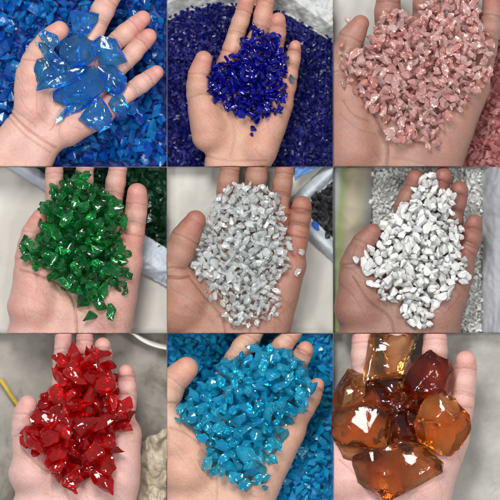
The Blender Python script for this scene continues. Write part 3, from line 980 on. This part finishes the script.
# the chips
M_COB = glass_mat('cobalt_glass', (.05, .07, .84), (.12, .15, .95), .04, .24, .42, None, 0, 0, 3, (.007, .008, .42), (.018, .03, .72))
M_PINK = glass_mat('pink_glass', (1, .84, .82), (1, .96, .95), .02, .36, .30, None, 0, 0, 3, (1, .49, .46), (1, .76, .74), .85)
M_GREEN = glass_mat('green_glass', (.13, .64, .30), (.52, .96, .68), .02, .32, .16, None, 0, 0, 3, (.010, .25, .08), (.06, .54, .22), .5)
M_CLEAR = glass_mat('clear_glass', (.985, 1, .998), (.995, 1, 1), .015, .42, .28, None, 0, 0, 3, (.94, 1, .995), (.99, 1, 1), .9)
M_RED = glass_mat('red_glass', (.95, .08, .08), (.99, .25, .2), .015, .28, .24, None, 0, 0, 3, (.68, .008, .018), (.92, .03, .035), .45)
M_AQUA = glass_mat('turquoise_glass', (.36, .90, 1), (.64, .97, 1), .02, .30, .28, None, 0, 0, 3, (.008, .52, .92), (.03, .70, 1), .65)
M_WHITE = white_mat('white_glass', (.64, .645, .64), (.74, .745, .74), 2.5, .36, .12, 4, .03, .5)
POLY = {
    2: [(262, 66), (278, 85), (330, 95), (346, 110), (340, 140), (372, 150), (366, 200), (362, 240), (368, 290), (368, 325), (336, 358), (312, 345), (285, 366), (258, 372), (235, 352), (205, 358), (176, 348), (165, 318), (135, 308), (125, 292), (90, 290), (90, 258), (104, 245), (104, 212), (130, 182), (175, 165), (190, 150), (212, 140), (215, 105), (245, 100), (250, 70)],
    3: [(2, 115), (40, 125), (60, 150), (106, 116), (128, 60), (150, 22), (200, 22), (250, 40), (262, -15), (440, -15), (445, 60), (482, 120), (482, 228), (442, 270), (412, 322), (372, 362), (342, 384), (336, 440), (345, 470), (300, 455), (250, 428), (200, 440), (152, 418), (148, 388), (180, 372), (112, 356), (98, 322), (48, 288), (4, 245)],
    4: [(225, 8), (272, 8), (278, 60), (350, 74), (384, 150), (376, 230), (396, 260), (402, 340), (372, 392), (330, 380), (300, 400), (285, 405), (232, 400), (195, 378), (140, 338), (100, 318), (56, 272), (56, 212), (92, 188), (108, 165), (102, 112), (138, 100), (140, 50), (185, 38), (220, 25)],
    5: [(162, 70), (225, 38), (270, 46), (320, 66), (348, 86), (362, 160), (378, 230), (380, 290), (366, 320), (342, 345), (348, 400), (330, 455), (262, 484), (205, 494), (165, 455), (156, 412), (118, 394), (76, 350), (60, 302), (72, 250), (112, 170), (134, 128), (142, 95)],
    6: [(262, 24), (312, 12), (324, 60), (352, 66), (384, 96), (368, 150), (394, 180), (398, 250), (418, 308), (404, 352), (364, 372), (368, 414), (314, 424), (318, 474), (265, 488), (212, 474), (196, 440), (178, 412), (128, 398), (90, 368), (66, 328), (46, 278), (78, 236), (116, 218), (126, 186), (162, 152), (186, 126), (226, 88), (230, 56)],
    7: [(140, 72), (185, 56), (230, 46), (280, 42), (338, 36), (334, 80), (358, 92), (354, 150), (364, 182), (400, 212), (400, 312), (364, 372), (344, 400), (330, 478), (300, 498), (272, 445), (245, 478), (196, 478), (178, 444), (165, 436), (116, 410), (92, 374), (50, 332), (62, 306), (86, 260), (116, 220), (116, 176), (150, 150), (140, 108)],
    8: [(246, 28), (300, 32), (374, 46), (416, 92), (446, 178), (436, 232), (384, 262), (366, 322), (336, 345), (336, 384), (304, 402), (310, 482), (270, 470), (238, 486), (196, 478), (192, 444), (150, 436), (100, 408), (106, 330), (76, 314), (70, 284), (10, 276), (36, 206), (100, 146), (146, 136), (146, 86), (200, 56), (242, 56)],
}


def chips(mat, k, n, npts, flat, point, bevel, dents=2):
    return [chip_mesh('chip', mat, 1000 * k + q, npts, flat, point, bevel, True, dents) for q in range(n)]


report = {}
ms = chips(M_COB, 2, 14, 11, (1, .8, .5), .35, .03)
C = deposit(2, POLY[2], 420, (22, 34), 42, 2, .6, BAYS[2])
report[2] = place_chips(BAYS[2], C, ms, 'cobalt_glass_chip', 'glass chip', 'cobalt chips in the hand', 'dark cobalt blue glass chip', 2, stuff_label='cobalt blue chips buried in the heap in the hand')
for (u, v, s, l) in [(262, 384, 32, 'cobalt blue chip lying apart on the palm below the heap'), (256, 402, 20, 'small cobalt blue chip lowest on the palm, below the heap')]:
    stray(BAYS[2], 2, u, v, s, ms[3], 'cobalt_glass_chip', 'glass chip', 'cobalt chips in the hand', l, int(u))
tealm = chip_mesh('chip', glass_mat('teal_glass', (.15, .45, .65), (.2, .5, .7), .03, .3, .2), 77, 9, (1, .7, .5), .3, .03)
stray(BAYS[2], 2, 374, 234, 30, tealm, 'teal_glass_chip', 'glass chip', 'cobalt chips in the hand', 'pale teal glass chip perched on the little finger beside the cobalt heap', 5)

ms = chips(M_PINK, 3, 16, 11, (1, .78, .5), .35, .03)
C = deposit(3, POLY[3], 800, (25, 40), 45, 3, .66, BAYS[3])
report[3] = place_chips(BAYS[3], C, ms, 'pink_glass_chip', 'glass chip', 'pink chips in the hand', 'translucent pink glass chip', 3, stuff_label='pink chips buried in the heap in the hand')
stray(BAYS[3], 3, 50, 58, 34, ms[2], 'pink_glass_chip', 'glass chip', 'pink chips in the hand', 'single pink chip balanced on the thumb tip', 5)

ms = chips(M_GREEN, 4, 16, 11, (1, .8, .6), .35, .025)
C = deposit(4, POLY[4], 380, (27, 48), 40, 4, .62, BAYS[4])
report[4] = place_chips(BAYS[4], C, ms, 'green_glass_chip', 'glass chip', 'green chips in the hand', 'emerald green glass chip', 4, stuff_label='green chips buried in the heap in the hand')
for q, (u, v, s, l) in enumerate([(246, 400, 66, 'tall green chip just below the heap, pointing to the wrist'), (292, 405, 66, 'green chip standing on its edge at the lower tip of the heap'), (325, 430, 56, 'triangular green chip lying apart on the palm, on the little finger side'), (268, 445, 58, 'flat green chip lowest on the palm'), (160, 58, 40, 'rounded bright green chip on the index finger')]):
    stray(BAYS[4], 4, u, v, s, ms[q + 7], 'green_glass_chip', 'glass chip', 'green chips in the hand', l, q + 3)

ms = chips(M_CLEAR, 5, 16, 11, (1, .8, .55), .35, .03, 3)
C = deposit(5, POLY[5], 820, (20, 31), 45, 5, .68, BAYS[5])
report[5] = place_chips(BAYS[5], C, ms, 'clear_glass_chip', 'glass chip', 'clear chips in the hand', 'clear colourless glass chip', 5, stuff_label='clear chips buried in the heap in the hand')
for q, (u, v, s, l) in enumerate([(402, 256, 32, 'single clear chip lying alone on the little finger'), (396, 312, 34, 'long clear chip sliding off the edge of the palm below the little finger')]):
    stray(BAYS[5], 5, u, v, s, ms[q], 'clear_glass_chip', 'glass chip', 'clear chips in the hand', l, q + 8)

ms = chips(M_WHITE, 6, 16, 12, (1, .72, .56), .28, .10)
C = deposit(6, POLY[6], 600, (22, 39), 42, 6, .6, BAYS[6])
report[6] = place_chips(BAYS[6], C, ms, 'white_chip', 'white chip', 'white chips in the hand', 'opaque white chip', 6, stuff_label='white chips buried in the heap in the hand')

ms = chips(M_RED, 7, 18, 14, (1, .74, .46), .28, .02, 2)
C = deposit(7, POLY[7], 160, (42, 80), 28, 7, .55, BAYS[7])
report[7] = place_chips(BAYS[7], C, ms, 'red_glass_lump', 'glass lump', 'red lumps in the hand', 'bright red glass lump', 7, minvis=30, stuff_label='red lumps buried in the heap in the hand', lean=.6)

ms = chips(M_AQUA, 8, 14, 11, (1, .82, .62), .35, .025)
C = deposit(8, POLY[8], 360, (30, 54), 34, 8, .58, BAYS[8])
report[8] = place_chips(BAYS[8], C, ms, 'turquoise_glass_lump', 'glass lump', 'turquoise lumps in the hand', 'turquoise glass lump', 8, minvis=16, stuff_label='turquoise lumps buried in the heap in the hand')
print('CHIPS', report)

# ------------------------------------------------------------------ what lies behind each hand
always = lambda u, v: True
FLOOR = -135
M_BLUEBED = glass_mat('blue_rubble', (.04, .38, .94), (.20, .72, 1), .05, .15, .5, None, 0, .3, 300, (.002, .11, .68), (.02, .46, 1), .6)
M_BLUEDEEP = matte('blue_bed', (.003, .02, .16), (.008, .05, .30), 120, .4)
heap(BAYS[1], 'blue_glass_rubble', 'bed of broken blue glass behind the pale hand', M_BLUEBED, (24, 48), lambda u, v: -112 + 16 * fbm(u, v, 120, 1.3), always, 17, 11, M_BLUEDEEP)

M_COBBED = glass_mat('cobalt_rubble', (.03, .04, .60), (.06, .08, .8), .22, .12, .6, None, 0, .2, 400, (.004, .008, .24), (.010, .018, .44))
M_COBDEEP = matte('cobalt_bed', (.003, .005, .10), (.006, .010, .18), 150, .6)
def sackline2(u, v):      # > 0 outside the mouth of the sack
    arc = 6 + 0.0011 * (u - 215) ** 2 if u < 215 else 0.0012 * (u - 215) ** 2 + 1 + .08 * (u - 215)
    return arc - v + 7 * fbm(u, v, 70, 4)
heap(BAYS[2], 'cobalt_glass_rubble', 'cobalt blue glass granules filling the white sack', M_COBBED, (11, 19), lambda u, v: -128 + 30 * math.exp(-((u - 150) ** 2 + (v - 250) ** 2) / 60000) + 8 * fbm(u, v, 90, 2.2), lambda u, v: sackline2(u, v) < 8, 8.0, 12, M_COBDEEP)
M_SACK = cloth_mat('woven_sack', (.40, .42, .42), (.52, .53, .52))
o = sheet(BAYS[2], 'sack', M_SACK, lambda u, v: -118 + 55 * min(1, max(0, sackline2(u, v) / 45)) + 11 * crumple(u, v * .8, 70, 3), lambda u, v: sackline2(u, v) > -6, 2.6)
tag(o, 'white woven sack whose rolled mouth rings the cobalt granules', 'sack')

M_PINKBED = glass_mat('pink_rubble', (.90, .50, .50), (.95, .70, .68), .06, .12, .55, None, 0, .3, 400, (.66, .24, .24), (.82, .46, .44), .7)
M_PINKDEEP = matte('pink_bed', (.40, .12, .12), (.55, .20, .19), 150, .5)
heap(BAYS[3], 'pink_glass_rubble', 'pink glass chips piled below the little finger side of the hand', M_PINKBED, (20, 34), lambda u, v: -116 + 10 * fbm(u, v, 90, 6), lambda u, v: u + .55 * (v - 250) > 330 + 14 * fbm(u, v, 60, 3), 13, 13, M_PINKDEEP)
M_PALEFLOOR = matte('pale_floor', (.46, .45, .43), (.54, .53, .50), 18, .6, .15)
M_CREAMFLOOR = matte('cream_floor', (.49, .475, .43), (.58, .56, .515), 14, .6, .25, 90, .002, .4, (12, .58, (.86, .85, .83)))
M_CONC = matte('concrete', (.26, .245, .215), (.37, .35, .315), 22, .75, .35, 160, .002, .3, (11, .54, (.50, .47, .43)))
M_CONC9 = matte('pale_concrete', (.34, .335, .31), (.47, .46, .43), 30, .75, .35, 200, .002, .3, (22, .57, (.74, .73, .70)))
def floor(k, mat):
    o = sheet(BAYS[k], 'floor', mat, lambda u, v: FLOOR, always, 60, 0, None, False)
    tag(o, kind='structure')
floor(3, M_PALEFLOOR)

# 4
floor(4, M_CREAMFLOOR)
M_GREENBED = glass_mat('green_rubble', (.03, .30, .12), (.14, .60, .32), .05, .15, .4, None, 0, .3, 300, (.006, .10, .04), (.02, .24, .10))
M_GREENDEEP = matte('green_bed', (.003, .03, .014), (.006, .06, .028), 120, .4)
def g4(u, v):
    return (u > 70 and v < 110 - .0 * u and u * .62 - v > 30 + 6 * fbm(u, v, 50, 2)) and v < 255 + .35 * (u - 440) + 8 * fbm(u, v, 40, 1)
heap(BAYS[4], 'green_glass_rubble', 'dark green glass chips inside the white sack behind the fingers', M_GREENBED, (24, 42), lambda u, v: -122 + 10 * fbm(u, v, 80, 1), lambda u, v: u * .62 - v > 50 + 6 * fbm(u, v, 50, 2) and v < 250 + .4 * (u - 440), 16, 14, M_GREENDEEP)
M_SACKB = cloth_mat('blue_white_sack', (.48, .55, .64), (.62, .68, .76))
def s4(u, v):
    up = u * .62 - v
    return (8 < up < 62) or (u > 330 and 240 + .4 * (u - 440) < v < 330 + .55 * (u - 440))
def z4(u, v):
    up = u * .62 - v
    if u > 330 and v > 150:
        t = (v - 240 - .4 * (u - 440)) / 90
        return -108 + 22 * math.sin(math.pi * min(1, max(0, t))) - 30 * max(0, t - .5) + 7 * crumple(u, v, 55, 2)
    t = (62 - up) / 54
    return -112 + 26 * math.sin(math.pi * min(1, max(0, t))) - 28 * max(0, t - .5) + 6 * crumple(u, v, 60, 8)
o = sheet(BAYS[4], 'sack', M_SACKB, z4, s4, 2.6)
tag(o, 'bluish white sack holding the dark green chips', 'sack')

# 5
floor(5, M_CREAMFLOOR)
M_DARK = matte('dark_rubble', (.008, .009, .012), (.03, .03, .035), 200, .4)
def d5(u, v):
    return (u - 385) * .95 - (v - 20) * -.0
def in5(u, v):        # dark mouth of the sack: between two slanted edges
    return v > 205 - .95 * (u - 330) - 0 and v < 130 + .75 * (u - 420) and v > 25 + 0 * u
o = heap(BAYS[5], 'dark_granules', 'dark granules inside the white sack behind the little finger', M_DARK, (14, 26), lambda u, v: -126 + 6 * fbm(u, v, 60, 3), lambda u, v: u > 330 and v > 130 - .95 * (u - 400) and v < 150 + .9 * (u - 420), 12, 15, M_DARK)
M_SACK5 = cloth_mat('grey_white_sack', (.40, .45, .50), (.54, .58, .62))
def s5(u, v):
    a = v - (130 - .95 * (u - 400)); b = v - (150 + .9 * (u - 420))
    return u > 330 and ((-62 < a < 6 and b < 0) or (-6 < b < 70 and a > -20))
def z5(u, v):
    a = v - (130 - .95 * (u - 400)); b = v - (150 + .9 * (u - 420))
    t = min(1, max(0, (-a) / 62)) if a < 6 and b < 0 else min(1, max(0, b / 70))
    return -116 + 34 * math.sin(math.pi * t) - 20 * t + 6 * crumple(u, v, 60, 4)
o = sheet(BAYS[5], 'sack', M_SACK5, z5, s5, 2.6)
tag(o, 'pale sack with turned-down rim around the dark granules', 'sack')
M_BLUEPL = matte('blue_plastic', (.02, .10, .55), (.03, .14, .65), 60, .35)
bm = bmesh.new(); bmesh.ops.create_icosphere(bm, subdivisions=3, radius=1)
for v_ in bm.verts:
    n_ = mnoise.noise(v_.co * 1.7); v_.co *= 1 + .25 * n_
me = bpy.data.meshes.new('scrap'); bm.to_mesh(me); bm.free(); me.materials.append(M_BLUEPL)
o = bpy.data.objects.new('plastic_scrap', me); o.location = BAYS[5].w(446, 180, -104); o.scale = (11 * ZU, 16 * ZU, 7 * ZU); o.rotation_euler = (0, .2, .3); link(o)
tag(o, 'bright blue plastic scrap lying in the pale sack', 'scrap')
o = sheet(BAYS[5], 'plastic_bag', matte('blue_film', (.06, .16, .42), (.10, .24, .55), 40, .35), lambda u, v: -96 + 8 * ridge(u, v, 30, 3), lambda u, v: v < 34 - .5 * (u - 395) + 4 * fbm(u, v, 20, 1) and u > 385, 1.8)
tag(o, 'dark blue plastic bag at the edge behind the fingers', 'plastic bag')

# 6
floor(6, matte('grey_floor', (.26, .27, .28), (.34, .35, .36), 20, .6, .15))
M_WBED = matte('white_rubble', (.62, .63, .61), (.74, .75, .73), 300, .45, .2, 900, .0008, .5)
M_WDEEP = matte('white_bed', (.42, .42, .41), (.52, .52, .51), 200, .7)
heap(BAYS[6], 'white_rubble', 'white chips filling the grey sack behind the hand', M_WBED, (10, 19), lambda u, v: -124 + 8 * fbm(u, v, 80, 3), lambda u, v: 118 - .03 * v + 5 * fbm(u, v, 60, 2) < u < 452 + .0 * v + 8 * fbm(u, v, 50, 7), 8.5, 16, M_WDEEP)
M_GSACK = cloth_mat('grey_sack', (.25, .26, .28), (.33, .34, .37))
o = sheet(BAYS[6], 'sack', M_GSACK, lambda u, v: -114 + 34 * min(1, max(0, (u - 446) / 40)) + 9 * crumple(u, v * .5, 60, 2), lambda u, v: u > 446 + 8 * fbm(u, v, 50, 7), 4)
tag(o, 'smooth grey sack edge on the far side of the little finger', 'sack')
M_BAND = {}
def bandmat():
    m, nt, N, L, out = newmat('printed_sack')
    p = N.new('ShaderNodeBsdfPrincipled'); p.inputs['Roughness'].default_value = .55
    co = N.new('ShaderNodeTexCoord').outputs['Object']
    sx = N.new('ShaderNodeSeparateXYZ'); L.new(co, sx.inputs[0])
    n = noise(N, L, 25, 3, .5, co)
    mr = N.new('ShaderNodeMapRange'); L.new(sx.outputs['X'], mr.inputs['Value'])
    a = BAYS[6].w(0, 0, 0).x; b = BAYS[6].w(125, 0, 0).x
    mr.inputs['From Min'].default_value = a; mr.inputs['From Max'].default_value = b
    ad = N.new('ShaderNodeMath'); ad.operation = 'MULTIPLY_ADD'; L.new(n.outputs['Fac'], ad.inputs[0]); ad.inputs[1].default_value = .22; L.new(mr.outputs[0], ad.inputs[2])
    sy = N.new('ShaderNodeMath'); sy.operation = 'MULTIPLY_ADD'; L.new(sx.outputs['Y'], sy.inputs[0]); sy.inputs[1].default_value = -1.2; L.new(ad.outputs[0], sy.inputs[2])
    r = ramp(N, [(.14, (.34, .35, .36)), (.28, (.22, .27, .11)), (.46, (.29, .26, .17)), (.8, (.31, .28, .21)), (.97, (.22, .22, .21))])
    L.new(sy.outputs[0], r.inputs['Fac']); L.new(r.outputs[0], p.inputs['Base Color']); L.new(p.outputs[0], out.inputs['Surface'])
    return m
o = sheet(BAYS[6], 'sack', bandmat(), lambda u, v: -122 + 40 * math.sin(math.pi * min(1, max(0, (u + 5) / 135))) + 4 * ridge(u, v, 60, 2), lambda u, v: u < 124 - .03 * v + 5 * fbm(u, v, 60, 2), 4)
tag(o, 'beige sack side printed with a faded green stripe, behind the thumb', 'sack')

# 7
floor(7, M_CONC)
pts = [BAYS[7].w(u, v, FLOOR + 14) for u, v in curve([(-2, 142), (18, 172), (38, 202), (64, 232), (95, 262), (130, 300)], 6)]
me = tube('hose', matte('yellow_rubber', (.42, .30, .03), (.52, .38, .05), 60, .5), pts, 7 * ZU)
o = bpy.data.objects.new('hose', me); link(o); tag(o, 'thin yellow hose on the concrete floor beside the thumb', 'hose')
M_BAG = matte('crumpled_bag', (.42, .36, .26), (.62, .56, .45), 60, .65, .5, 90, .004, .25)
o = sheet(BAYS[7], 'plastic_bag', M_BAG, lambda u, v: FLOOR + 2 + 52 * min(1, max(0, (u - 400 + 12 * fbm(u, v, 50, 3)) / 40)) * (.8 + .55 * (abs(fbm(u, v * .7, 46, 9, 2)) * 2 - .4) + .12 * crumple(u, v, 40, 2)), lambda u, v: u > 418 - .16 * (v - 330) + 14 * fbm(u, v, 45, 3) and v > 322 - .55 * (u - 430) + 12 * fbm(u, v, 30, 8), 2.4)
tag(o, 'crumpled beige plastic bag on the concrete beside the red lumps', 'plastic bag')
# rim of a tub on the floor
def tub():
    vs, fs = [], []
    c = (520, -78); n = 72
    prof = [(118, FLOOR), (126, -85), (132, -83), (134, -89), (131, -93), (128, -95), (120, FLOOR + 3)]
    for r_, z_ in prof:
        for q in range(n):
            an = 2 * math.pi * q / n
            u = min(BAYS[7].u1 - 1, c[0] + r_ * 1.25 * math.cos(an)); v = max(BAYS[7].v0 + 1, c[1] + r_ * math.sin(an))
            vs.append(BAYS[7].w(u, v, z_))
    m = len(prof)
    for i in range(m - 1):
        for q in range(n):
            fs.append((i * n + q, i * n + (q + 1) % n, (i + 1) * n + (q + 1) % n, (i + 1) * n + q))
    return mesh_from('tub', vs, fs, matte('tub_plastic', (.62, .60, .56), (.70, .68, .64), 30, .45), True)
o = bpy.data.objects.new('tub', tub()); link(o); tag(o, 'rounded rim of an off-white tub on the concrete, behind the red lumps', 'tub')

# 8
M_AQBED = glass_mat('turquoise_rubble', (.08, .72, .97), (.35, .9, 1), .05, .15, .5, None, 0, .3, 300, (.004, .44, .85), (.02, .66, 1), .7)
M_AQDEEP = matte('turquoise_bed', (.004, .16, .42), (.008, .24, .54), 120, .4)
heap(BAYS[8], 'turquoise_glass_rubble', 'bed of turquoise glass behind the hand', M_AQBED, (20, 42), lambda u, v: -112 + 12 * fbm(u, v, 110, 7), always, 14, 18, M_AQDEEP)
# 9
floor(9, M_CONC9)

# ------------------------------------------------------------------ thin dividers between the bays
M_DIV = matte('divider_card', (.40, .40, .39), (.44, .44, .43), 40, .7, .1)
def divider():
    bm = bmesh.new()
    t = .00008
    lo, hi = -.044, -.026
    def box(x0, x1, y0, y1):
        v = [bm.verts.new((x, y, z)) for z in (lo, hi) for x, y in ((x0, y0), (x1, y0), (x1, y1), (x0, y1))]
        for f in ((3, 2, 1, 0), (4, 5, 6, 7), (0, 1, 5, 4), (1, 2, 6, 5), (2, 3, 7, 6), (3, 0, 4, 7)):
            bm.faces.new([v[q] for q in f])
    X = [(e - 250) * PX for e in EDGE]
    big = .24
    for e in (1, 2):
        box(X[e] - t, X[e] + t, -big, big)
        for a in range(3):
            x0 = -big if a == 0 else X[a] + t
            x1 = big if a == 2 else X[a + 1] - t
            box(x0, x1, -X[e] - t, -X[e] + t)
    me = bpy.data.meshes.new('partition'); bm.to_mesh(me); bm.free(); me.materials.append(M_DIV)
    o = bpy.data.objects.new('partition', me); link(o); tag(o, kind='structure')
divider()
# the board everything stands on
me = mesh_from('ground', [(-.6, -.6, -.0445), (.6, -.6, -.0445), (.6, .6, -.0445), (-.6, .6, -.0445)], [(0, 1, 2, 3)], M_PALEFLOOR)
o = bpy.data.objects.new('ground', me); link(o); tag(o, kind='structure')

# ------------------------------------------------------------------ camera, light
cam = bpy.data.cameras.new('camera'); co = bpy.data.objects.new('camera', cam); link(co)
co.location = (0, 0, 10); cam.lens = 800; cam.sensor_width = 36; cam.clip_end = 200; cam.clip_start = .1
cam.dof.use_dof = True; cam.dof.focus_distance = 10 - .008; cam.dof.aperture_fstop = 3.2
scene.camera = co

w = bpy.data.worlds.new('World'); scene.world = w; w.use_nodes = True
bg = w.node_tree.nodes['Background']; bg.inputs['Color'].default_value = (.93, .97, 1, 1); bg.inputs['Strength'].default_value = .36


def area(name, loc, size, power, color, target=(0, 0, 0), sy=None):
    l = bpy.data.lights.new(name, 'AREA'); l.energy = power; l.color = color; l.size = size
    if sy: l.shape = 'RECTANGLE'; l.size_y = sy
    o = bpy.data.objects.new(name, l); o.location = loc
    o.rotation_euler = (Vector(target) - Vector(loc)).to_track_quat('-Z', 'Y').to_euler(); link(o)
    return o
area('window_light', (-.5, 1.6, 2.6), 1.0, 80, (1, .98, .95), sy=1.1)
area('glint_light', (1.5, .2, 2.5), .45, 26, (1, .97, .92))  # from here on, small lamps added only for glints on the glass facets
area('glint_light', (-1.3, -.5, 2.4), .35, 16, (.97, .98, 1))
area('glint_light', (.35, -.9, 2.8), .25, 10, (1, 1, 1))

scene.view_settings.view_transform = 'Standard'; scene.view_settings.look = 'None'
scene.view_settings.gamma = 1; scene.view_settings.exposure = 0
cy = scene.cycles
cy.max_bounces = 20; cy.transmission_bounces = 14; cy.glossy_bounces = 16; cy.diffuse_bounces = 12; cy.transparent_max_bounces = 16
cy.caustics_reflective = False; cy.caustics_refractive = True; cy.blur_glossy = .6
cy.sample_clamp_indirect = 22
cy.use_denoising = True
